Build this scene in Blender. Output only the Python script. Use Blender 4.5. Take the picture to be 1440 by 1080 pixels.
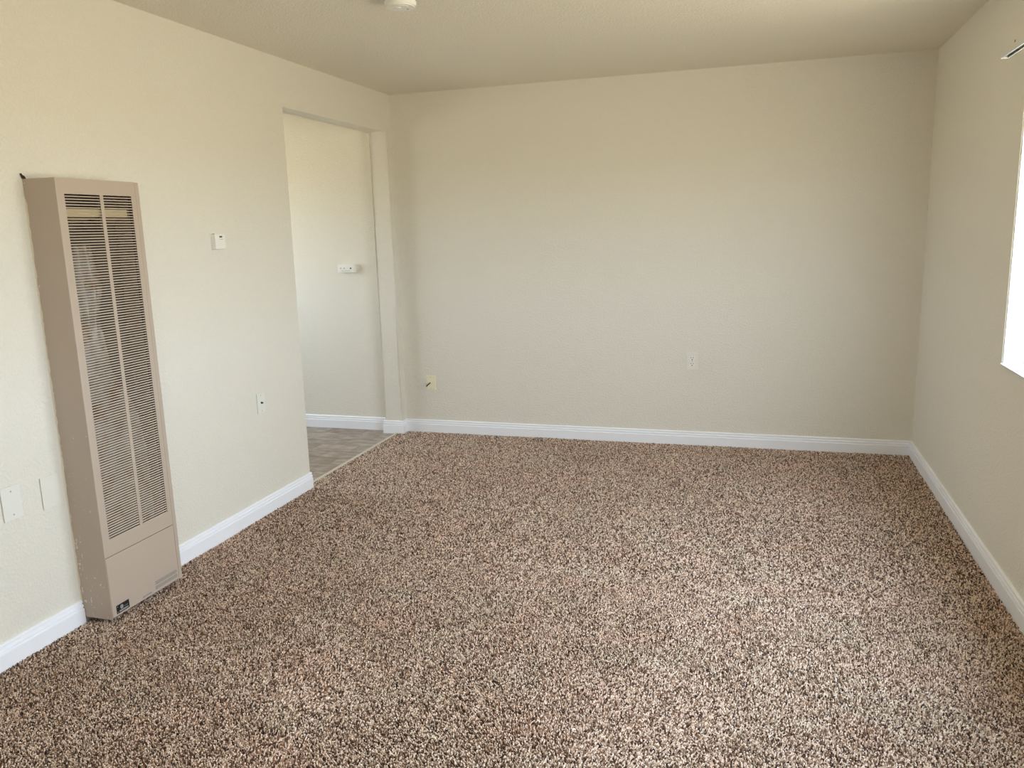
import bpy, bmesh, math, random
import numpy as np
from mathutils import Vector, Matrix

sc = bpy.context.scene
for o in list(bpy.data.objects):
    bpy.data.objects.remove(o)
C = sc.collection

# ------------------------------------------------------------------ camera
cd = bpy.data.cameras.new('camera')
cd.sensor_fit = 'HORIZONTAL'; cd.sensor_width = 36.0
cd.lens = 1125.655 / 1440 * 36.0
cd.clip_start = 0.05
cam = bpy.data.objects.new('camera', cd); C.objects.link(cam)
RT = Vector((0.95664064, 0.28987354, -0.02849604))
UP = Vector((-0.02823056, 0.18964766, 0.98144628))
FW = Vector((-0.28989951, 0.93808693, -0.18960796))
m = Matrix((( RT.x, UP.x, -FW.x, 2.53103), (RT.y, UP.y, -FW.y, -5.44104), (RT.z, UP.z, -FW.z, 1.48399), (0, 0, 0, 1)))
cam.matrix_world = m
sc.camera = cam

# ------------------------------------------------------------------ view
sc.view_settings.view_transform = 'Standard'
sc.view_settings.look = 'None'
sc.view_settings.gamma = 1.0
sc.view_settings.use_curve_mapping = False
sc.view_settings.exposure = 0.0
sc.cycles.use_denoising = True
sc.cycles.max_bounces = 14
sc.cycles.diffuse_bounces = 10
sc.cycles.transparent_max_bounces = 12
sc.cycles.caustics_reflective = False
sc.cycles.caustics_refractive = False
sc.cycles.use_adaptive_sampling = False

# ------------------------------------------------------------------ world: overcast-bright sky over sunlit ground
SKY = 16.2
w = bpy.data.worlds.new('sky'); sc.world = w; w.use_nodes = True
nt = w.node_tree; nt.nodes.clear()
tc = nt.nodes.new('ShaderNodeTexCoord'); sp = nt.nodes.new('ShaderNodeSeparateXYZ')
mr = nt.nodes.new('ShaderNodeMapRange'); mr.inputs[1].default_value = -1; mr.inputs[2].default_value = 1
rp = nt.nodes.new('ShaderNodeValToRGB')
rp.color_ramp.elements[0].position = 0.0; rp.color_ramp.elements[0].color = (0.53, 0.465, 0.35, 1)
rp.color_ramp.elements[1].position = 1.0; rp.color_ramp.elements[1].color = (0.62, 0.78, 1.0, 1)
e = rp.color_ramp.elements.new(0.49); e.color = (0.62, 0.55, 0.425, 1)
e = rp.color_ramp.elements.new(0.515); e.color = (0.84, 0.90, 1.0, 1)
e = rp.color_ramp.elements.new(0.72); e.color = (0.78, 0.86, 1.0, 1)
bg = nt.nodes.new('ShaderNodeBackground'); bg.inputs[1].default_value = SKY
wo = nt.nodes.new('ShaderNodeOutputWorld')
nt.links.new(tc.outputs['Generated'], sp.inputs[0]); nt.links.new(sp.outputs['Z'], mr.inputs[0])
nt.links.new(mr.outputs[0], rp.inputs[0]); nt.links.new(rp.outputs[0], bg.inputs[0]); nt.links.new(bg.outputs[0], wo.inputs[0])

# room measures (metres): x across, y depth (0 = far wall), z up
W, H, T = 3.498, 2.44, 0.14
YF = -6.6                               # wall behind the camera
OY0, OY1, OH = -1.391, -0.077, 2.189    # doorway in the left wall
WY0, WY1, WZ0, WZ1 = -4.60, -1.765, 0.885, 2.04   # window in the right wall
FX0, FX1, FZ0, FZ1 = 2.60, 2.95, 1.05, 2.05       # unseen opening added behind the camera for frontal fill light
KX, KY = -2.0, -3.2                    # kitchen extents
KW = (-1.45, -0.25, 0.98, 2.02)         # kitchen window y0,y1,z0,z1

def portal(name, loc, rot, sx, sy):
    l = bpy.data.lights.new(name, 'AREA'); l.shape = 'RECTANGLE'; l.size = sx; l.size_y = sy
    l.cycles.is_portal = True
    o = bpy.data.objects.new(name, l); C.objects.link(o); o.location = loc; o.rotation_euler = rot
portal('window_portal', (W + T + 0.02, (WY0 + WY1) / 2, (WZ0 + WZ1) / 2), (0, math.radians(90), 0), WZ1 - WZ0, WY1 - WY0)
portal('kitchen_portal', (KX - T - 0.02, (KW[0] + KW[1]) / 2, (KW[2] + KW[3]) / 2), (0, math.radians(-90), 0), KW[3] - KW[2], KW[1] - KW[0])

portal('added_front_portal', ((FX0 + FX1) / 2, YF - T - 0.02, (FZ0 + FZ1) / 2), (math.radians(90), 0, 0), FX1 - FX0, FZ1 - FZ0)  # serves the added fill opening

# ------------------------------------------------------------------ materials
def new_mat(name, col, rough=0.6, metal=0.0, spec=0.5):
    mt = bpy.data.materials.new(name); mt.use_nodes = True
    b = mt.node_tree.nodes['Principled BSDF']
    b.inputs['Base Color'].default_value = (*col, 1)
    b.inputs['Roughness'].default_value = rough
    b.inputs['Metallic'].default_value = metal
    b.inputs['Specular IOR Level'].default_value = spec
    return mt

def nodes(mt):
    return mt.node_tree, mt.node_tree.nodes['Principled BSDF']

def add_noise(t, scale, detail=3, rough=0.55, vec=None):
    n = t.nodes.new('ShaderNodeTexNoise'); n.inputs['Scale'].default_value = scale
    n.inputs['Detail'].default_value = detail; n.inputs['Roughness'].default_value = rough
    if vec is None:
        c = t.nodes.new('ShaderNodeTexCoord'); vec = c.outputs['Object']
    t.links.new(vec, n.inputs['Vector'])
    return n

def ramp(t, src, stops):
    r = t.nodes.new('ShaderNodeValToRGB')
    els = r.color_ramp.elements
    els[0].position, els[0].color = stops[0][0], (*stops[0][1], 1)
    els[1].position, els[1].color = stops[-1][0], (*stops[-1][1], 1)
    for p, c in stops[1:-1]:
        x = els.new(p); x.color = (*c, 1)
    t.links.new(src, r.inputs[0])
    return r

def add_bump(t, b, src, dist, strength=1.0, prev=None):
    n = t.nodes.new('ShaderNodeBump'); n.inputs['Distance'].default_value = dist; n.inputs['Strength'].default_value = strength
    t.links.new(src, n.inputs['Height'])
    if prev: t.links.new(prev, n.inputs['Normal'])
    t.links.new(n.outputs[0], b.inputs['Normal'])
    return n.outputs[0]

def plaster(name, col, peel=0.0012):
    mt = new_mat(name, col, 0.62, spec=0.25); t, b = nodes(mt)
    n = add_noise(t, 95, 3, 0.5)
    r = ramp(t, n.outputs['Fac'], [(0.42, (0, 0, 0)), (0.62, (1, 1, 1))])
    p = add_bump(t, b, r.outputs[0], peel)
    n2 = add_noise(t, 9, 2)
    add_bump(t, b, n2.outputs['Fac'], 0.003, 1.0, p)
    return mt

WALLC = (0.775, 0.748, 0.668)
M = {}
M['wall'] = plaster('wall_paint', WALLC)
M['ceiling'] = plaster('ceiling_paint', (0.825, 0.785, 0.685), 0.0016)
M['trim'] = new_mat('trim_paint', (0.90, 0.92, 0.97), 0.32)
M['white'] = new_mat('white_plastic', (0.84, 0.84, 0.80), 0.4)
M['offwhite'] = new_mat('painted_plate', (0.775, 0.775, 0.72), 0.45)
M['overpaint'] = new_mat('overpainted_plate', (0.76, 0.745, 0.675), 0.5)
M['ivory'] = new_mat('ivory_plastic', (0.86, 0.81, 0.61), 0.4)
M['almond'] = new_mat('almond_plastic', (0.80, 0.775, 0.71), 0.4)
M['black'] = new_mat('black_plastic', (0.012, 0.012, 0.012), 0.35)
M['slot'] = new_mat('slot_and_shadow_dark', (0.05, 0.045, 0.035), 0.7)  # outlet slots and sockets, plus the painted shadow line behind covers
M['grey'] = new_mat('grey_print', (0.20, 0.20, 0.19), 0.6)
M['lcd'] = new_mat('display_grey', (0.10, 0.11, 0.10), 0.25)
M['screw'] = new_mat('screw_metal', (0.50, 0.48, 0.44), 0.4, 0.6)
M['alum'] = new_mat('rail_aluminium', (0.72, 0.75, 0.80), 0.35, 0.2)
M['railin'] = new_mat('rail_inside_shade', (0.09, 0.09, 0.08), 0.6)  # shade of the open channel put into the colour
M['vinyl'] = new_mat('window_vinyl', (0.85, 0.86, 0.86), 0.35)
M['brass'] = new_mat('connector_metal', (0.45, 0.42, 0.36), 0.3, 0.9)
M['caulk'] = new_mat('caulk', (0.74, 0.68, 0.55), 0.6)
M['beige'] = new_mat('heater_enamel', (0.49, 0.405, 0.33), 0.42)
M['beige_slat'] = M['beige']
M['galv'] = new_mat('chamber_steel', (0.42, 0.42, 0.40), 0.45, 0.5)
M['liner'] = new_mat('liner_shade', (0.045, 0.038, 0.03), 0.8)  # near-black so the heater's inner shade is in the colour
M['baffle'] = new_mat('baffle_steel', (0.55, 0.46, 0.24), 0.5, 0.1)
M['badge_silver'] = new_mat('badge_silver', (0.45, 0.46, 0.46), 0.35, 0.4)
M['strip'] = new_mat('transition_metal', (0.62, 0.56, 0.48), 0.5)

# glass: clear pane with a slight reflection
g = bpy.data.materials.new('window_glass'); g.use_nodes = True; t = g.node_tree; t.nodes.clear()
a = t.nodes.new('ShaderNodeBsdfTransparent'); a.inputs[0].default_value = (0.95, 0.97, 0.96, 1)
gl = t.nodes.new('ShaderNodeBsdfGlossy'); gl.inputs['Roughness'].default_value = 0.02
mx = t.nodes.new('ShaderNodeMixShader'); mx.inputs[0].default_value = 0.06
oo = t.nodes.new('ShaderNodeOutputMaterial')
t.links.new(a.outputs[0], mx.inputs[1]); t.links.new(gl.outputs[0], mx.inputs[2]); t.links.new(mx.outputs[0], oo.inputs[0])
M['glass'] = g

# rust bands on the combustion chamber
t, b = nodes(M['galv'])
n = add_noise(t, 14, 4); r = ramp(t, n.outputs['Fac'], [(0.45, (0.30, 0.30, 0.285)), (0.58, (0.20, 0.16, 0.12)), (0.68, (0.13, 0.05, 0.02))])
t.links.new(r.outputs[0], b.inputs['Base Color'])
# paint flecks where wall paint got onto the heater's side, near the wall edge
mt = new_mat('heater_side_enamel', (0.49, 0.405, 0.33), 0.45); M['side'] = mt; t, b = nodes(mt)
c = t.nodes.new('ShaderNodeTexCoord'); s = t.nodes.new('ShaderNodeSeparateXYZ'); t.links.new(c.outputs['Object'], s.inputs[0])
mp = t.nodes.new('ShaderNodeMapping'); mp.inputs['Scale'].default_value = (1, 1, 0.45); t.links.new(c.outputs['Object'], mp.inputs[0])
n = add_noise(t, 130, 2, 0.5, mp.outputs[0]); n2 = add_noise(t, 6, 2, 0.5)
band = t.nodes.new('ShaderNodeMapRange'); band.inputs[1].default_value = 0.055; band.inputs[2].default_value = 0.0
band.inputs[3].default_value = 0; band.inputs[4].default_value = 0.10; t.links.new(s.outputs['X'], band.inputs[0])
low = t.nodes.new('ShaderNodeMapRange'); low.inputs[1].default_value = 1.3; low.inputs[2].default_value = 0.1
low.inputs[3].default_value = 0; low.inputs[4].default_value = 0.10; t.links.new(s.outputs['Z'], low.inputs[0])
ad = t.nodes.new('ShaderNodeMath'); ad.operation = 'ADD'; t.links.new(band.outputs[0], ad.inputs[0]); t.links.new(low.outputs[0], ad.inputs[1])
pat = t.nodes.new('ShaderNodeMath'); pat.operation = 'MULTIPLY'; pat.inputs[1].default_value = 0.25; t.links.new(n2.outputs['Fac'], pat.inputs[0])
a2 = t.nodes.new('ShaderNodeMath'); a2.operation = 'ADD'; t.links.new(ad.outputs[0], a2.inputs[0]); t.links.new(pat.outputs[0], a2.inputs[1])
a3 = t.nodes.new('ShaderNodeMath'); a3.operation = 'ADD'; t.links.new(a2.outputs[0], a3.inputs[0]); t.links.new(n.outputs['Fac'], a3.inputs[1])
r = ramp(t, a3.outputs[0], [(0.935, (0.49, 0.405, 0.33)), (0.95, (0.78, 0.72, 0.62))]); t.links.new(r.outputs[0], b.inputs['Base Color'])

# vinyl kitchen floor, slate-look tiles
mt = new_mat('vinyl_tile', (0.3, 0.27, 0.23), 0.35, spec=0.4); M['tile'] = mt; t, b = nodes(mt)
c = t.nodes.new('ShaderNodeTexCoord')
br = t.nodes.new('ShaderNodeTexBrick'); br.inputs['Scale'].default_value = 1.0
br.inputs['Brick Width'].default_value = 0.31; br.inputs['Row Height'].default_value = 0.155
br.inputs['Mortar Size'].default_value = 0.005; br.inputs['Mortar Smooth'].default_value = 0.3
br.inputs['Color1'].default_value = (0.0, 0, 0, 1); br.inputs['Color2'].default_value = (1, 1, 1, 1); br.inputs['Mortar'].default_value = (0.5, 0.5, 0.5, 1)
t.links.new(c.outputs['Object'], br.inputs['Vector'])
mp = t.nodes.new('ShaderNodeMapping'); mp.inputs['Scale'].default_value = (1, 2.2, 1); t.links.new(c.outputs['Object'], mp.inputs[0])
n = add_noise(t, 9, 5, 0.6, mp.outputs[0])
mixf = t.nodes.new('ShaderNodeMath'); mixf.operation = 'MULTIPLY_ADD'; mixf.inputs[1].default_value = 0.22
t.links.new(br.outputs['Color'], mixf.inputs[0]); t.links.new(n.outputs['Fac'], mixf.inputs[2])
r = ramp(t, mixf.outputs[0], [(0.35, (0.15, 0.105, 0.078)), (0.55, (0.27, 0.205, 0.16)), (0.66, (0.32, 0.26, 0.215)), (0.85, (0.48, 0.41, 0.35))])
dk = t.nodes.new('ShaderNodeMix'); dk.data_type = 'RGBA'; dk.inputs[7].default_value = (0.15, 0.12, 0.095, 1)
mf = t.nodes.new('ShaderNodeMath'); mf.operation = 'MULTIPLY'; mf.inputs[1].default_value = 0.6
t.links.new(br.outputs['Fac'], mf.inputs[0]); t.links.new(mf.outputs[0], dk.inputs[0])
t.links.new(r.outputs[0], dk.inputs[6]); t.links.new(dk.outputs[2], b.inputs['Base Color'])

# carpet backing and yarn
M['backing'] = new_mat('carpet_backing', (0.10, 0.065, 0.045), 0.95, spec=0.1)
mt = new_mat('carpet_yarn', (0.3, 0.22, 0.17), 0.85, spec=0.15); M['yarn'] = mt; t, b = nodes(mt)
at = t.nodes.new('ShaderNodeAttribute'); at.attribute_name = 'yarn'
t.links.new(at.outputs['Color'], b.inputs['Base Color'])
b.inputs['Sheen Weight'].default_value = 0.15; b.inputs['Sheen Roughness'].default_value = 0.5

# ------------------------------------------------------------------ helpers
def obj(name, bm, mat, parent=None, smooth=False, mats=None):
    me = bpy.data.meshes.new(name)
    bmesh.ops.recalc_face_normals(bm, faces=bm.faces)
    bm.to_mesh(me); bm.free()
    for mm in (mats or [mat]): me.materials.append(mm)
    if smooth:
        for p in me.polygons: p.use_smooth = True
    o = bpy.data.objects.new(name, me); C.objects.link(o)
    if parent: o.parent = parent
    return o

def tag(o, label, cat, group=None):
    o['label'] = label; o['category'] = cat
    if group: o['group'] = group
    return o

def struct(o, label):
    o['kind'] = 'structure'; o['label'] = label
    return o

def thing(name, loc, label, cat, group=None):
    o = bpy.data.objects.new(name, None); o.empty_display_size = 0.05; C.objects.link(o); o.location = loc
    return tag(o, label, cat, group)

def box(bm, x0, x1, y0, y1, z0, z1, bev=0.0, seg=2, mi=0):
    r = bmesh.ops.create_cube(bm, size=1.0)
    vs = r['verts']
    for v in vs:
        v.co = Vector(((x0 + x1) / 2 + v.co.x * (x1 - x0), (y0 + y1) / 2 + v.co.y * (y1 - y0), (z0 + z1) / 2 + v.co.z * (z1 - z0)))
    fs = set(f for v in vs for f in v.link_faces)
    for f in fs: f.material_index = mi
    if bev > 0:
        es = list(set(ed for v in vs for ed in v.link_edges))
        rr = bmesh.ops.bevel(bm, geom=es, offset=bev, segments=seg, affect='EDGES', profile=0.5)
        for f in rr['faces']: f.material_index = mi
    return bm

def cyl(bm, c, axis, r, h, seg=24, r2=None, bev=0.0):
    """cylinder starting at c and running h along axis (unit Vector)"""
    ax = Vector(axis).normalized(); q = ax.to_track_quat('Z', 'Y').to_matrix().to_4x4()
    mat = Matrix.Translation(Vector(c) + ax * h / 2) @ q
    rr = bmesh.ops.create_cone(bm, cap_ends=True, segments=seg, radius1=r, radius2=r if r2 is None else r2, depth=h, matrix=mat)
    if bev > 0:
        es = [ed for v in rr['verts'] for ed in v.link_edges if len(ed.link_faces) == 2 and any(len(f.verts) > 4 for f in ed.link_faces)]
        bmesh.ops.bevel(bm, geom=list(set(es)), offset=bev, segments=3, affect='EDGES')
    return bm

def B(): return bmesh.new()

def prism(bm, pts, axis, a0, a1):
    """closed polygon pts (2-D) extruded along axis 'x','y' or 'z' between a0 and a1"""
    def mk(p, a):
        return {'x': (a, p[0], p[1]), 'y': (p[0], a, p[1]), 'z': (p[0], p[1], a)}[axis]
    v0 = [bm.verts.new(mk(p, a0)) for p in pts]; v1 = [bm.verts.new(mk(p, a1)) for p in pts]
    bm.faces.new(v0); bm.faces.new(v1[::-1])
    n = len(pts)
    for i in range(n): bm.faces.new((v0[i], v1[i], v1[(i + 1) % n], v0[(i + 1) % n]))
    return bm

def wall_hole_x(bm, x0, x1, y0, y1, z0, z1, hy0, hy1, hz0, hz1, bev=0.006, side=None):
    """wall slab between x0 and x1 with one rectangular opening, bullnosed on the face at x=side"""
    ring = {}
    for xi, x in enumerate((x0, x1)):
        o = [bm.verts.new((x, y, z)) for y, z in ((y0, z0), (y1, z0), (y1, z1), (y0, z1))]
        i = [bm.verts.new((x, y, z)) for y, z in ((hy0, hz0), (hy1, hz0), (hy1, hz1), (hy0, hz1))]
        ring[xi] = (o, i)
        for k in range(4):
            j = (k + 1) % 4
            bm.faces.new((o[k], o[j], i[j], i[k]))
    for w_ in (0, 1):
        A, Bq = ring[0][w_], ring[1][w_]
        for k in range(4):
            j = (k + 1) % 4
            bm.faces.new((A[k], A[j], Bq[j], Bq[k]))
    if side is not None:
        es = [ed for ed in bm.edges if all(abs(v.co.x - side) < 1e-6 and hy0 - 1e-6 <= v.co.y <= hy1 + 1e-6 and hz0 - 1e-6 <= v.co.z <= hz1 + 1e-6 for v in ed.verts)]
        bmesh.ops.bevel(bm, geom=es, offset=bev, segments=4, affect='EDGES')
    return bm

# ------------------------------------------------------------------ shell
ZB = -0.014     # carpet backing level: pile reaches up to z = 0
bm = B(); box(bm, -0.034, W, YF, 0, ZB - 0.12, ZB)
struct(obj('floor', bm, M['backing']), 'floor of the empty room under the brown carpet')
bm = B(); box(bm, KX, -0.040, KY, 0, ZB - 0.12, -0.006)
struct(obj('floor_kitchen', bm, M['tile']), 'grey brown slate look vinyl tile floor beyond the doorway')
bm = B(); box(bm, KX - T, W + T, YF - T, T, H, H + 0.12)
struct(obj('ceiling', bm, M['ceiling']), 'cream textured ceiling')

bm = B(); box(bm, KX - T, W + T, 0, T, ZB - 0.12, H)
struct(obj('wall_back', bm, M['wall']), 'wide cream wall facing the camera')

pts = [(YF, ZB - .1), (OY0, ZB - .1), (OY0, OH), (OY1, OH), (OY1, ZB - .1), (0, ZB - .1), (0, H), (YF, H)]
bm = B(); prism(bm, pts, 'x', -T, 0)
es = [ed for ed in bm.edges if abs(ed.verts[0].co.x - ed.verts[1].co.x) < 1e-6 and all(OY0 - 1e-4 <= v.co.y <= OY1 + 1e-4 and v.co.z <= OH + 1e-4 for v in ed.verts)]
bmesh.ops.bevel(bm, geom=es, offset=0.007, segments=4, affect='EDGES')
struct(obj('wall_left', bm, M['wall']), 'cream wall with the heater and the open doorway')

bm = B(); wall_hole_x(bm, W, W + T, YF, 0, ZB - .1, H, WY0, WY1, WZ0, WZ1, 0.006, W)
struct(obj('wall_right', bm, M['wall']), 'shaded cream wall with the window')
bm = B()
for bx_ in ((-T, FX0, ZB - .1, H), (FX1, W + T, ZB - .1, H), (FX0, FX1, ZB - .1, FZ0), (FX0, FX1, FZ1, H)): box(bm, bx_[0], bx_[1], YF - T, YF, bx_[2], bx_[3])
struct(obj('wall_front', bm, M['wall']), 'cream wall behind the camera')
bm = B(); wall_hole_x(bm, KX - T, KX, KY, 0, ZB - .1, H, KW[0], KW[1], KW[2], KW[3], 0.006, KX)
struct(obj('wall_kitchen_left', bm, M['wall']), 'kitchen wall with a window')
bm = B(); box(bm, KX - T, -T, KY - T, KY, ZB - .1, H)
struct(obj('wall_kitchen_front', bm, M['wall']), 'near wall of the kitchen')

# window sash and sill
def window(name, x_in, sgn, y0, y1, z0, z1, label):
    """frame set in the reveal; x_in = room face of wall, sgn = direction outwards"""
    d0, d1 = x_in + sgn * 0.082, x_in + sgn * 0.132
    xa, xb = min(d0, d1), max(d0, d1)
    bm = B(); f = 0.045
    box(bm, xa, xb, y0, y1, z0, z0 + f, 0.003); box(bm, xa, xb, y0, y1, z1 - f, z1, 0.003)
    box(bm, xa, xb, y0, y0 + f, z0 + f, z1 - f, 0.003); box(bm, xa, xb, y1 - f, y1, z0 + f, z1 - f, 0.003)
    fr = obj(name, bm, M['vinyl']); struct(fr, label)
    ym = (y0 + y1) / 2
    for k, (a, b_) in enumerate(((y0 + f, ym + 0.02), (ym - 0.02, y1 - f))):
        s_ = xa + 0.008 + 0.018 * k; bm = B(); q = 0.03
        box(bm, s_, s_ + 0.016, a, b_, z0 + f, z0 + f + q, 0.002); box(bm, s_, s_ + 0.016, a, b_, z1 - f - q, z1 - f, 0.002)
        box(bm, s_, s_ + 0.016, a, a + q, z0 + f + q, z1 - f - q, 0.002); box(bm, s_, s_ + 0.016, b_ - q, b_, z0 + f + q, z1 - f - q, 0.002)
        sh = obj('sash', bm, M['vinyl'], fr)
        bm = B(); box(bm, s_ + 0.006, s_ + 0.010, a + q, b_ - q, z0 + f + q, z1 - f - q)
        obj('glass_pane', bm, M['glass'], sh)
    return fr
window('window_1', W, 1, WY0, WY1, WZ0, WZ1, 'white sliding window set into the right wall')
window('window_2', KX, -1, KW[0], KW[1], KW[2], KW[3], 'kitchen window beyond the doorway')
bm = B(); box(bm, W - 0.008, W + 0.082, WY0 + .001, WY1 + 0.004 - .005, WZ0 - 0.001, WZ0 + 0.004, 0.0015)
struct(obj('trim_window_sill', bm, M['trim']), 'white painted sill of the right window')
# white painted reveal boards at the side of the opening
bm = B(); box(bm, W + 0.004, W + 0.082, WY1 - 0.004, WY1, WZ0 + 0.004, WZ1)
box(bm, W + 0.004, W + 0.082, WY0, WY0 + 0.004, WZ0 + 0.004, WZ1)
box(bm, W + 0.004, W + 0.082, WY0 + .004, WY1 - .004, WZ1 - 0.004, WZ1)
struct(obj('trim_window_reveal', bm, M['trim']), 'white reveal lining the right window')

# ------------------------------------------------------------------ baseboards
PH = 0.0925
PROF = [(0, ZB), (0.0150, ZB), (0.0150, 0.056), (0.0140, 0.0585), (0.0095, 0.0592), (0.0090, 0.0625), (0.0128, 0.0650), (0.0130, 0.070), (0.0112, 0.0745),
        (0.0068, 0.0765), (0.0068, 0.0795), (0.0108, 0.0820), (0.0104, 0.0875), (0.0070, 0.0915), (0.0030, PH), (0, PH)]
def baseboard(name, path, label, zlow=None):
    """path of wall-face corners; board stands on the LEFT-hand side of travel; mitred corners"""
    bm = B(); n = len(path); rows = []
    P = [Vector((p[0], p[1], 0)) for p in path]
    for i in range(n):
        ds = []
        if i > 0: ds.append((P[i] - P[i - 1]).normalized())
        if i < n - 1: ds.append((P[i + 1] - P[i]).normalized())
        ns = [Vector((-d.y, d.x, 0)) for d in ds]
        nn = ns[0] if len(ns) == 1 else (ns[0] + ns[1]) / (1 + ns[0].dot(ns[1]))
        rows.append([bm.verts.new(P[i] + nn * a + Vector((0, 0, (zlow if (zlow is not None and z == ZB) else z)))) for a, z in PROF])
    k = len(PROF)
    for i in range(n - 1):
        for j in range(k):
            bm.faces.new((rows[i][j], rows[i + 1][j], rows[i + 1][(j + 1) % k], rows[i][(j + 1) % k]))
    bm.faces.new(rows[0]); bm.faces.new(rows[-1][::-1])
    return struct(obj(name, bm, M['trim']), label)
HY0, HY1, HZ0, HZ1, HD = -3.121, -2.713, 0.021, 1.711, 0.145   # heater
# travel chosen so that the left side is the room
baseboard('baseboard_left_near', [(0, HY0 - 0.003), (0, YF)], 'white baseboard left of the heater')
baseboard('baseboard_left', [(0, OY0), (0, HY1 + 0.001)], 'white baseboard between heater and doorway')
baseboard('baseboard_back', [(W, 0), (0, 0), (0, OY1), (-T, OY1), (-T, 0), (KX, 0)][:6], 'white baseboard along the back wall and around the doorway stub')
baseboard('baseboard_right', [(W, YF), (W, -0.0155)], 'white baseboard under the window wall')

# transition strip at the doorway
bm = B(); prism(bm, [(-0.060, -0.006), (-0.057, -0.001), (-0.044, 0.001), (-0.034, -0.002), (-0.032, -0.012), (-0.040, -0.012)], 'y', OY0 + 0.001, OY1 - 0.0155)
struct(obj('trim_threshold', bm, M['strip']), 'thin pale metal strip between carpet and tile')

# ------------------------------------------------------------------ carpet pile (tufts)
def vnoise(x, y, cell, seed):
    r = np.random.RandomState(seed); Nn = 64; g = r.rand(Nn, Nn)
    fx, fy = x / cell + 1000, y / cell + 1000
    ix, iy = np.floor(fx).astype(int), np.floor(fy).astype(int)
    u, v = fx - ix, fy - iy; u = u * u * (3 - 2 * u); v = v * v * (3 - 2 * v)
    G = lambda a, b_: g[a % Nn, b_ % Nn]
    return (G(ix, iy) * (1 - u) * (1 - v) + G(ix + 1, iy) * u * (1 - v) + G(ix, iy + 1) * (1 - u) * v + G(ix + 1, iy + 1) * u * v)

def make_carpet():
    rng = np.random.RandomState(7)
    xs, ys, ws = [], [], []
    for (ya, yb, s) in ((-5.2, -4.2, 0.009), (-4.2, -2.2, 0.0047), (-2.2, 0.0, 0.0060)):
        nx, ny = int((W + 0.03) / s), int((yb - ya) / s)
        gx, gy = np.meshgrid(np.arange(nx), np.arange(ny))
        px = -0.032 + (gx + 0.5 + rng.uniform(-.45, .45, gx.shape)) * s
        py = ya + (gy + 0.5 + rng.uniform(-.45, .45, gx.shape)) * s
        xs.append(px.ravel()); ys.append(py.ravel()); ws.append(np.full(px.size, s))
    x = np.concatenate(xs); y = np.concatenate(ys); s = np.concatenate(ws)
    b = 0.0162
    inside = (x > -0.030) & (x < W - b) & (y < -b)
    wallzone = (x < b) & ~((y > OY0 + 0.002) & (y < OY1 - b))
    keep = inside & ~wallzone
    x, y, s = x[keep], y[keep], s[keep]; n = len(x)
    # pile lay: broad wandering direction (vacuum strokes, footprints)
    big = vnoise(x, y, 0.55, 3); mid = vnoise(x + 0.3 * y, y, 0.17, 5); sm = vnoise(x, y, 0.06, 9)
    lay = 0.45 * big + 0.35 * mid + 0.2 * sm - 0.5
    lx = 0.0042 * (6.0 * lay + rng.normal(0, .75, n))
    ly = 0.0042 * ((vnoise(x, y, 0.4, 21) - 0.5) * 3.5 + rng.normal(0, .75, n))
    h = (0.0125 + 0.001 * (sm - .5) + rng.normal(0, 0.0008, n))
    ang = rng.uniform(0, 2 * np.pi, n)
    rb = s * 0.52; rt = s * rng.uniform(0.40, 0.60, n)
    V = np.zeros((n, 6, 3), np.float32)
    for k in range(3):
        a_ = ang + k * 2 * np.pi / 3
        V[:, k, 0] = x + rb * np.cos(a_); V[:, k, 1] = y + rb * np.sin(a_); V[:, k, 2] = ZB
        tw = a_ + 0.8
        V[:, 3 + k, 0] = x + lx + rt * np.cos(tw); V[:, 3 + k, 1] = y + ly + rt * np.sin(tw)
        V[:, 3 + k, 2] = ZB + h - 130 * rt * (lx * np.cos(tw) + ly * np.sin(tw)) + rng.normal(0, 0.0007, n)
    base = np.arange(n)[:, None] * 6
    tri = np.array([[0, 1, 4], [0, 4, 3], [1, 2, 5], [1, 5, 4], [2, 0, 3], [2, 3, 5], [3, 4, 5]])
    F = (base[:, :, None] + tri[None]).reshape(-1)
    me = bpy.data.meshes.new('carpet')
    me.vertices.add(n * 6); me.vertices.foreach_set('co', V.ravel())
    nt_ = n * 7
    me.loops.add(nt_ * 3); me.loops.foreach_set('vertex_index', F.astype(np.int32))
    me.polygons.add(nt_); me.polygons.foreach_set('loop_start', np.arange(0, nt_ * 3, 3, dtype=np.int32))
    me.update(calc_edges=True)
    # yarn colours: cream, tan, brown and dark brown flecks
    pal = np.array(PALETTE); cdf = np.cumsum(pal[:, 3]) / pal[:, 3].sum()
    u = rng.rand(n); idx = np.searchsorted(cdf, u).clip(0, len(pal) - 1)
    col = pal[idx, :3] * rng.uniform(0.85, 1.15, (n, 1))
    dye = (vnoise(x, y, 0.13, 31) - 0.5)
    col = col * (1 + np.stack([dye * 0.05, -dye * 0.05, -dye * 0.05], 1))
    rgba = np.ones((n, 6, 4), np.float32)
    rgba[:, :, :3] = col[:, None, :]
    at = me.attributes.new('yarn', 'FLOAT_COLOR', 'POINT'); at.data.foreach_set('color', rgba.ravel())
    me.materials.append(M['yarn'])
    o = bpy.data.objects.new('carpet', me); C.objects.link(o)
    o['kind'] = 'stuff'
    tag(o, 'brown and cream flecked frieze carpet pile covering the room floor', 'carpet')
PALETTE = [(0.95, 0.76, 0.62, 0.35), (0.60, 0.42, 0.30, 0.24), (0.27, 0.15, 0.092, 0.23), (0.065, 0.032, 0.019, 0.20)]
make_carpet()

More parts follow.
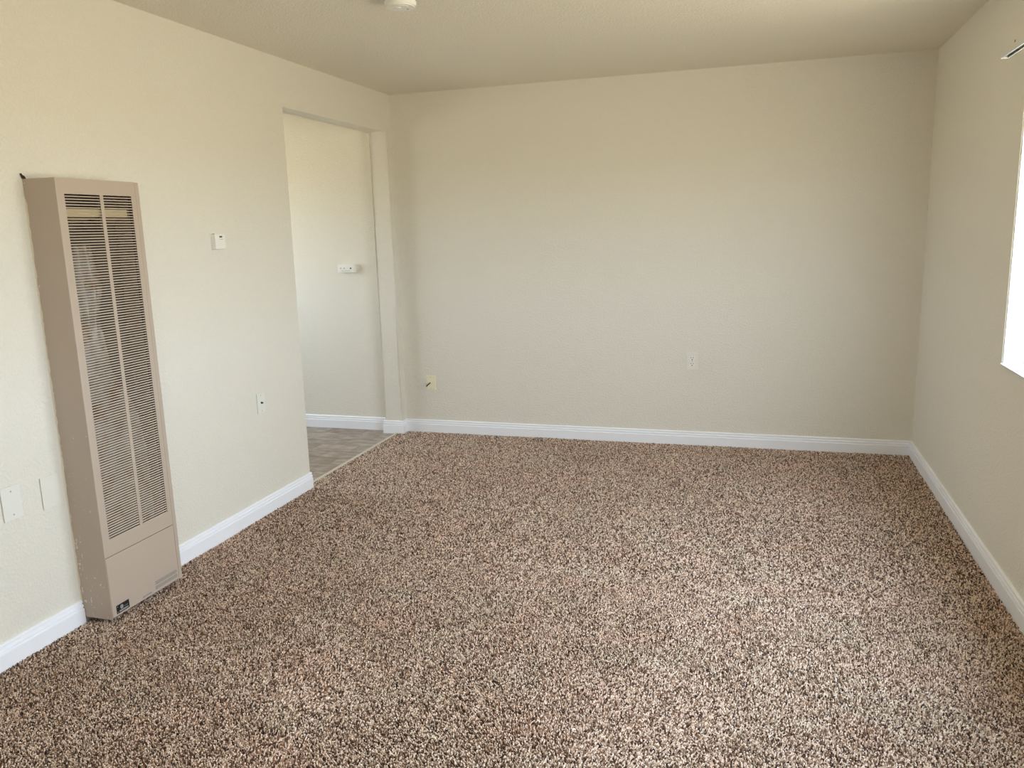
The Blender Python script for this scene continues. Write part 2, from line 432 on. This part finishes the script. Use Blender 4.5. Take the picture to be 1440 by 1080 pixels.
# ------------------------------------------------------------------ wall heater
ht = thing('wall_heater', (0, (HY0 + HY1) / 2, 0), 'tall narrow beige metal gas wall heater with two louvred columns', 'heater')
OY = (HY0 + HY1) / 2
def hobj(name, bm, mat, parent=None, **k):
    """heater parts are drawn in room coordinates, then hung on the Empty"""
    for v in bm.verts: v.co.y -= OY
    return obj(name, bm, mat, parent or ht, **k)
YC = -2.7365    # right edge of the front face
# casing: left side, right side with recessed flange, top, back
bm = B()
box(bm, 0.001, HD - 0.002, HY0, HY0 + 0.0012, HZ0, HZ1)
hobj('side_panel', bm, M['side'])['label'] = 'left side of the heater with chips of cream wall paint'
bm = B()
box(bm, 0.001, HD - 0.003, HY1 - 0.0012, HY1, HZ0, HZ1 - .001)
box(bm, HD - 0.0045, HD - 0.003, HY1 - 0.019, HY1, HZ0, HZ1 - .001, 0.0005)
box(bm, HD - 0.022, HD - 0.0045, HY1 - 0.019, HY1 - 0.0178, HZ0, HZ1 - .001)
box(bm, 0.001, HD - 0.003, HY0 + 0.0012, HY1 - 0.0012, HZ1 - 0.0022, HZ1 - 0.001)
box(bm, 0.001, 0.0022, HY0 + 0.0012, HY1 - 0.0012, HZ0, HZ1 - 0.0022)
hobj('casing', bm, M['beige'])

# front panel: sheet with two slotted columns and a rolled left edge
LZ0, LZ1 = 0.338, 1.655
COLS = ((-3.0865, -2.9225), (-2.9055, -2.7605))
PZ = 0.276      # seam of the lower door
bm = B(); xo, xi = HD, HD - 0.0014
y0, y1 = HY0 + 0.0002, YC
def sheet(ya, yb, za, zb): box(bm, xi, xo, ya, yb, za, zb)
sheet(y0 + 0.002, COLS[0][0], PZ, HZ1); sheet(COLS[0][1], COLS[1][0], LZ0, LZ1); sheet(COLS[1][1], y1, PZ, HZ1)
sheet(COLS[0][0], COLS[1][1], LZ1, HZ1); sheet(COLS[0][0], COLS[1][1], PZ, LZ0)
box(bm, xi - 0.014, xi, y1 - 0.0012, y1, HZ0 + .004, HZ1)          # returned right edge
box(bm, xi - 0.012, xi, y0 + .002, y1 - .0012, HZ1 - 0.0012, HZ1)  # returned top edge
# rolled corner at the left edge
pr = []
for k in range(7):
    a_ = math.pi / 2 * k / 6
    pr.append((HD - 0.002 + 0.002 * math.cos(a_), y0 + 0.002 - 0.002 * math.sin(a_)))
prism(bm, pr + [(HD - 0.002, y0 + 0.002)], 'z', HZ0, HZ1)
# slats
pitch = 0.01012; ns = int(round((LZ1 - LZ0) / pitch)); pitch = (LZ1 - LZ0) / ns
for (ya, yb) in COLS:
    for k in range(ns):
        z = LZ0 + k * pitch
        prism(bm, [(xo - 0.0002, z + 0.0002), (xo - 0.0002, z + 0.0012), (xo - 0.0032, z + 0.0049), (xo - 0.0040, z + 0.0043)], 'y', ya - 0.0006, yb + 0.0006)
hobj('louvered_front', bm, M['beige'])['label'] = 'beige front panel with two columns of narrow louvres'

# lower access door
bm = B(); box(bm, HD - 0.0014, HD + 0.0002, HY0 + 0.0035, YC - 0.0005, HZ0 + 0.006, PZ - 0.0022, 0.0005)
box(bm, HD - 0.012, HD - 0.0014, HY0 + 0.0045, YC - 0.0015, HZ0 + 0.006, HZ0 + 0.0075)
door = hobj('access_door', bm, M['beige'])
# badge
bx = HD + 0.0003
bm = B(); box(bm, bx, bx + 0.0012, -3.097, -3.030, 0.0345, 0.0690, 0.0005)
bd = hobj('badge', bm, M['black'], door)
bd['label'] = 'small black maker badge with silver print'
bm = B(); cyl(bm, (bx + 0.0012, -3.070, 0.0555), (1, 0, 0), 0.0085, 0.0003, 20)
box(bm, bx + 0.0012, bx + 0.0015, -3.084, -3.036, 0.0385, 0.0445)
box(bm, bx + 0.0012, bx + 0.0015, -3.093, -3.090, 0.060, 0.065)
box(bm, bx + 0.0012, bx + 0.0015, -3.093, -3.090, 0.038, 0.043)
for k in range(4): box(bm, bx + 0.0012, bx + 0.0015, -3.056 + k * 0.005, -3.053 + k * 0.005, 0.051, 0.0535)
hobj('badge_print', bm, M['badge_silver'], door)
# printed instruction blocks: rows of illegible tiny lines
rnd = random.Random(4)
def print_block(ya, yb, za, zb, rows):
    bm = B(); hz = (zb - za) / rows
    for k in range(rows):
        y = ya + rnd.uniform(0, 0.004); z = za + k * hz
        while y < yb - 0.004:
            L = min(rnd.uniform(0.006, 0.022), yb - y)
            box(bm, bx, bx + 0.0002, y, y + L, z + hz * 0.22, z + hz * 0.74); y += L + rnd.uniform(0.0012, 0.002)
    return bm
bm = print_block(-2.880, -2.746, 0.058, 0.0745, 4); hobj('instruction_print', bm, M['grey'], door)
bm = print_block(-2.880, -2.746, 0.0385, 0.0535, 3); hobj('instruction_print', bm, M['grey'], door)
bm = print_block(-2.958, -2.902, 0.0345, 0.0425, 2); hobj('instruction_print', bm, M['grey'], door)

# inside: dark plates painting the interior shade, combustion chamber with ribs, horizontal draft baffle
bm = B(); box(bm, 0.035, 0.037, HY0 + 0.006, YC - 0.004, 0.06, 1.69)
box(bm, 0.037, HD - 0.02, (COLS[0][1] + COLS[1][0]) / 2 - .001, (COLS[0][1] + COLS[1][0]) / 2 + .001, 1.52, 1.69)
box(bm, 0.037, HD - 0.014, HY0 + 0.0022, HY0 + 0.0032, 0.06, 1.69)
box(bm, 0.037, HD - 0.014, HY0 + 0.0032, YC - 0.004, 1.695, 1.697)
box(bm, HD - 0.0205, HD - 0.0142, COLS[1][1] + 0.004, YC - 0.002, 0.06, 1.69)
hobj('shade_liner', bm, M['liner'])
bm = B()
cx = HD - 0.036
prof = [(0.30, -3.09, -2.77), (0.62, -3.09, -2.77), (0.80, -3.092, -2.80), (0.98, -3.092, -2.93), (1.12, -3.092, -2.955), (1.19, -3.06, -2.965), (1.30, -3.092, -2.930), (1.40, -3.092, -2.950), (1.47, -3.088, -2.962)]
N = 28
rows = []
for (z, a_, b_) in prof:
    row = []
    for k in range(N + 1):
        u = k / N; y = a_ + (b_ - a_) * u
        row.append(bm.verts.new((cx - (0.025 if z < 0.9 else 0.0) + 0.010 * math.sin(u * math.pi * 6) * (0.9 if z > 1.15 else 0.35) + (0.006 if 0.98 < z < 1.15 else 0), y, z)))
    row += [bm.verts.new((0.045, b_, z)), bm.verts.new((0.045, a_, z))]
    rows.append(row)
for r0, r1 in zip(rows, rows[1:]):
    L = len(r0)
    for j in range(L): bm.faces.new((r0[j], r0[(j + 1) % L], r1[(j + 1) % L], r1[j]))
bm.faces.new(rows[0]); bm.faces.new(rows[-1])
hobj('combustion_chamber', bm, M['galv'])
bm = B()
prism(bm, [(HD - 0.012, 1.577), (HD - 0.012, 1.580), (0.04, 1.562), (0.04, 1.559)], 'y', HY0 + 0.008, YC - 0.03)
prism(bm, [(HD - 0.012, 1.575), (HD - 0.0105, 1.575), (HD - 0.0105, 1.603), (HD - 0.012, 1.603)], 'y', HY0 + 0.008, YC - 0.045)
hobj('draft_baffle', bm, M['baffle'])

# cream caulk bead along the left edge, ragged
bm = B(); rr = random.Random(11); prev = None; z = HZ0 + 0.07; pv = None
while z < HZ1 - 0.06:
    wdt = 0.0010 + 0.003 * rr.random() ** 2 + (0.003 if 0.5 < z < 0.66 else 0); th = 0.001 + 0.003 * rr.random()
    row = [bm.verts.new(p) for p in ((0.0, HY0 - wdt, z), (th, HY0 - wdt * 0.5, z), (th * 1.7 + 0.002, HY0, z), (0.0, HY0, z))]
    if pv:
        for j in range(4): bm.faces.new((pv[j], pv[(j + 1) % 4], row[(j + 1) % 4], row[j]))
    else: bm.faces.new(row)
    pv = row; z += rr.uniform(0.008, 0.022)
bm.faces.new(pv[::-1])
hobj('caulk_bead', bm, M['caulk'])['label'] = 'ragged cream caulk line'
# torn dark gap at the top left corner
bm = B()
for (y, z, s_) in ((-3.122, 1.722, .006), (-3.117, 1.7165, .0075), (-3.126, 1.727, .004), (-3.112, 1.7150, .005)):
    bmesh.ops.create_icosphere(bm, subdivisions=2, radius=s_, matrix=Matrix.Translation((0.003, y, z)) @ Matrix.Diagonal((0.5, 1, 0.8, 1)))
M['scrap'] = new_mat('dark_scrap', (0.035, 0.02, 0.012), 0.9)
for v in bm.verts: v.co += Vector((0, rr.uniform(-.0012, .0012), rr.uniform(-.0012, .0012)))
hobj('torn_gap', bm, M['scrap'])['label'] = 'dark torn bit at the heater top corner'

# ------------------------------------------------------------------ wall plates and devices
def plate_x(name, y0, y1, z0, z1, th, mat, label, cat, screws=(), group=None, bev=0.0015):
    yc, zc = (y0 + y1) / 2, (z0 + z1) / 2
    r_ = thing(name, (0, yc, zc), label, cat, group)
    bm = B(); box(bm, 0, 0.0016, y0 - yc + .0025, y1 - yc - .0025, z0 - zc + .0025, z1 - zc - .0025); obj('shadow_rim', bm, M['slot'], r_)  # dark backing draws a shadow line round the cover
    bm = B(); box(bm, 0.0016, th, y0 - yc, y1 - yc, z0 - zc, z1 - zc, bev, 2); obj('cover', bm, mat, r_)
    for (dy, dz) in screws:
        bm = B(); cyl(bm, (th - 0.0003, dy, dz), (1, 0, 0), 0.0032, 0.0011, 14, bev=0.0004)
        box(bm, th + 0.0008, th + 0.0009, dy - 0.0024, dy + 0.0024, dz - 0.0004, dz + 0.0004)
        obj('screw', bm, M['screw'], r_)
    return r_
plate_x('blank_plate', -3.396, -3.318, 0.513, 0.637, 0.0060, M['offwhite'], 'painted blank wall plate with two screws, at the left edge of the photo', 'wall plate', ((0.001, 0.043), (0.001, -0.043)))
plate_x('blank_plate', -3.231, -3.150, 0.502, 0.626, 0.0050, M['overpaint'], 'blank wall plate painted over like the wall, right beside the heater', 'wall plate')
r_ = plate_x('cable_plate', -1.860, -1.792, 0.555, 0.662, 0.0060, M['offwhite'], 'small pale cable plate low on the wall between heater and doorway', 'wall plate', ((0, 0.041), (0, -0.041)))
bm = B(); cyl(bm, (0.0057, 0, 0.002), (1, 0, 0), 0.006, 0.003, 6); cyl(bm, (0.0087, 0, 0.002), (1, 0, 0), 0.0042, 0.007, 16)
obj('coax_socket', bm, M['slot'], r_)

# thermostat
t_ = thing('thermostat', (0, -2.068, 1.466), 'small white thermostat box on the wall between heater and doorway', 'thermostat')
bm = B(); box(bm, 0, 0.005, -0.040, 0.040, -0.037, 0.037, 0.001); obj('back_plate', bm, M['white'], t_)
bm = B(); box(bm, 0.005, 0.028, -0.0385, 0.0385, -0.036, 0.036, 0.003, 3); obj('case', bm, M['white'], t_)
bm = B(); box(bm, 0.0279, 0.0286, -0.008, 0.013, 0.019, 0.027); obj('display', bm, M['lcd'], t_)
bm = B()
for k in range(5): box(bm, 0.0279, 0.0284, -0.007 + k * 0.005, -0.004 + k * 0.005, 0.010, 0.0125)
obj('print', bm, M['grey'], t_)
bm = B(); box(bm, 0.010, 0.017, -0.036, -0.028, 0.0355, 0.0385, 0.0008); obj('lever', bm, M['black'], t_)

# duplex outlet on the back wall
o_ = thing('power_outlet', (2.1248, 0, 0.5775), 'almond duplex power outlet in the middle of the back wall', 'power outlet')
bm = B(); box(bm, -0.0345, 0.0345, -0.0025, 0, -0.055, 0.055); obj('shadow_rim', bm, M['slot'], o_)  # dark inset stands in for the shadow along the cover's edge
bm = B(); box(bm, -0.0375, 0.0375, -0.007, -0.0025, -0.0575, 0.0575, 0.0012, 3); obj('cover', bm, M['almond'], o_)
for s_ in (1, -1):
    zc = 0.0197 * s_
    bm = B()
    p = []
    for k in range(32):
        a_ = 2 * math.pi * k / 32; p.append((0.0172 * math.cos(a_), max(-0.0143, min(0.0143, 0.0172 * math.sin(a_)))))
    prism(bm, [(a_, b_ + zc) for a_, b_ in p], 'y', -0.0092, -0.0065)
    rc = obj('receptacle', bm, M['white'], o_)
    bm = B(); box(bm, -0.0085, -0.0055, -0.0095, -0.0090, zc + 0.000, zc + 0.0102); box(bm, 0.0055, 0.0085, -0.0095, -0.0090, zc + 0.001, zc + 0.0098)
    cyl(bm, (0, -0.0090, zc - 0.0080), (0, -1, 0), 0.0038, 0.0005, 14); obj('slots', bm, M['slot'], rc)
bm = B(); cyl(bm, (0, -0.0068, 0), (0, -1, 0), 0.003, 0.001, 14, bev=.0003); obj('screw', bm, M['screw'], o_)

# ivory cable jack with a stub of black cable
j_ = thing('cable_jack', (0.2185, 0, 0.378), 'ivory wall plate with black cable stub, low at the back wall left end', 'wall plate')
bm = B(); box(bm, -0.036, 0.036, -0.006, 0, -0.053, 0.053, 0.0018, 3); obj('cover', bm, M['ivory'], j_)
for s_ in (1, -1):
    bm = B(); cyl(bm, (0, -0.0056, 0.041 * s_), (0, -1, 0), 0.003, 0.0012, 14, bev=.0003); obj('screw', bm, M['screw'], j_)
bm = B(); cyl(bm, (0.0, -0.0055, 0.0), (0, -1, 0), 0.0065, 0.003, 6); cyl(bm, (0.0, -0.0085, 0.0), (-0.1, -1, -0.05), 0.0048, 0.010, 16)
obj('coax_socket', bm, M['ivory'], j_)
def tube(bm, pts, r, seg=12):
    rings = []
    for i, p in enumerate(pts):
        p = Vector(p); d = (Vector(pts[min(i + 1, len(pts) - 1)]) - Vector(pts[max(i - 1, 0)])).normalized()
        q = d.to_track_quat('Z', 'Y'); rr_ = r[i] if isinstance(r, (list, tuple)) else r
        rings.append([bm.verts.new(p + q @ Vector((rr_ * math.cos(2 * math.pi * k / seg), rr_ * math.sin(2 * math.pi * k / seg), 0))) for k in range(seg)])
    for a_, b_ in zip(rings, rings[1:]):
        for k in range(seg): bm.faces.new((a_[k], a_[(k + 1) % seg], b_[(k + 1) % seg], b_[k]))
    bm.faces.new(rings[0]); bm.faces.new(rings[-1][::-1])
bm = B(); tube(bm, [(-0.001, -0.018, -0.0005), (-0.004, -0.034, -0.004), (-0.008, -0.050, -0.009), (-0.012, -0.064, -0.017)], [0.0042, 0.0040, 0.0046, 0.0048])
obj('cable_stub', bm, M['black'], j_, smooth=True)

# alarm unit on the wall beyond the doorway
a_ = thing('wall_alarm', (-0.408, 0, 1.2335), 'small white oblong alarm on the wall seen through the doorway', 'alarm')
bm = B(); box(bm, -0.088, 0.066, -0.006, 0, -0.031, 0.031, 0.002); obj('back_plate', bm, M['white'], a_)
bm = B(); box(bm, -0.060, 0.068, -0.032, -0.006, -0.033, 0.034, 0.007, 4); obj('case', bm, M['white'], a_, smooth=False)
bm = B(); cyl(bm, (0.036, -0.0318, 0.000), (0, -1, 0), 0.0062, 0.0012, 18); obj('test_button', bm, M['lcd'], a_)
for px in (-0.048, -0.018):
    bm = B(); cyl(bm, (px, -0.0318, 0.001), (0, -1, 0), 0.0040, 0.0010, 14); obj('indicator', bm, M['grey'], a_)
bm = B()
for k in range(7): box(bm, -0.040 + k * 0.011, -0.034 + k * 0.011, -0.0324, -0.0318, -0.020, -0.017)
obj('print', bm, M['grey'], a_)

# smoke detector on the ceiling
s_ = thing('smoke_detector', (1.078, -2.156, H), 'round white smoke detector on the ceiling at the top of the photo', 'smoke detector')
bm = B(); cyl(bm, (0, 0, 0), (0, 0, -1), 0.063, 0.012, 48, bev=0.002); obj('base', bm, M['white'], s_)
bm = B(); cyl(bm, (0, 0, -0.0125), (0, 0, -1), 0.0675, 0.026, 64, r2=0.064, bev=0.005); cv = obj('cover', bm, M['white'], s_)
bm = B()
for q in range(24):
    an = 2 * math.pi * q / 24; r0_ = 0.048
    mt4 = Matrix.Rotation(an, 4, 'Z')
    if 5 < q < 20:
        b2 = bmesh.ops.create_cube(bm, size=1.0, matrix=mt4 @ Matrix.Translation((r0_, 0, -0.0388)) @ Matrix.Diagonal((0.003, 0.010, 0.001, 1)))
obj('vent_slots', bm, M['almond'], cv)
bm = B(); tube(bm, [(0.042 * math.cos(an), 0.042 * math.sin(an), -0.0388) for an in [math.radians(x_) for x_ in range(205, 350, 10)]], 0.0016, 8)
obj('raised_rib', bm, M['white'], cv)
bm = B(); cyl(bm, (0.020, 0.030, -0.0382), (0, 0, -1), 0.0045, 0.0012, 16); obj('indicator_lens', bm, M['grey'], cv)
bm = B(); cyl(bm, (-0.010, -0.005, -0.0382), (0, 0, -1), 0.014, 0.0025, 24, bev=0.001); obj('test_button', bm, M['white'], cv)

# blind headrail above the window (slats removed)
RX, RZ, RY1 = W - 0.080, 2.086, -1.700
h_ = thing('blind_headrail', (RX, RY1, RZ), 'bare aluminium blind headrail above the window, at the right edge', 'blind rail')
bm = B(); RL = 2.45
def rb(x0, x1, z0, z1): box(bm, x0, x1, -RL, -0.004, z0, z1)
rb(0, 0.0015, 0, 0.010); rb(0.0265, 0.028, 0, 0.010); rb(0.0015, 0.0265, 0.0085, 0.010); rb(0.0015, 0.0045, 0, 0.0015); rb(0.0235, 0.0265, 0, 0.0015)
obj('rail', bm, M['alum'], h_)
bm = B(); box(bm, 0.0016, 0.0264, -RL + .01, -0.006, 0.0065, 0.0084); obj('rail_shade', bm, M['railin'], h_)  # dark strip painted as shade inside the open rail
bm = B(); box(bm, -0.0008, 0.0288, -0.004, 0.004, -0.0008, 0.0108, 0.001); obj('end_cap', bm, M['alum'], h_)
for yy in (-0.35, -1.2, -2.1):
    bm = B(); box(bm, 0.004, 0.080, yy - 0.012, yy + 0.012, 0.0101, 0.0121); box(bm, 0.0785, 0.080, yy - 0.012, yy + 0.012, 0.0121, 0.045)
    obj('bracket', bm, M['alum'], h_)

# old screw hole by the rail
bm = B(); cyl(bm, (W + 0.0005, -1.558, 2.173), (-1, 0, 0), 0.0055, 0.0013, 12, bev=.0003)
tag(obj('wall_anchor', bm, new_mat('anchor_brown', (0.12, 0.09, 0.05), 0.8)), 'tiny brown anchor dot in the right wall above the headrail end', 'wall anchor')
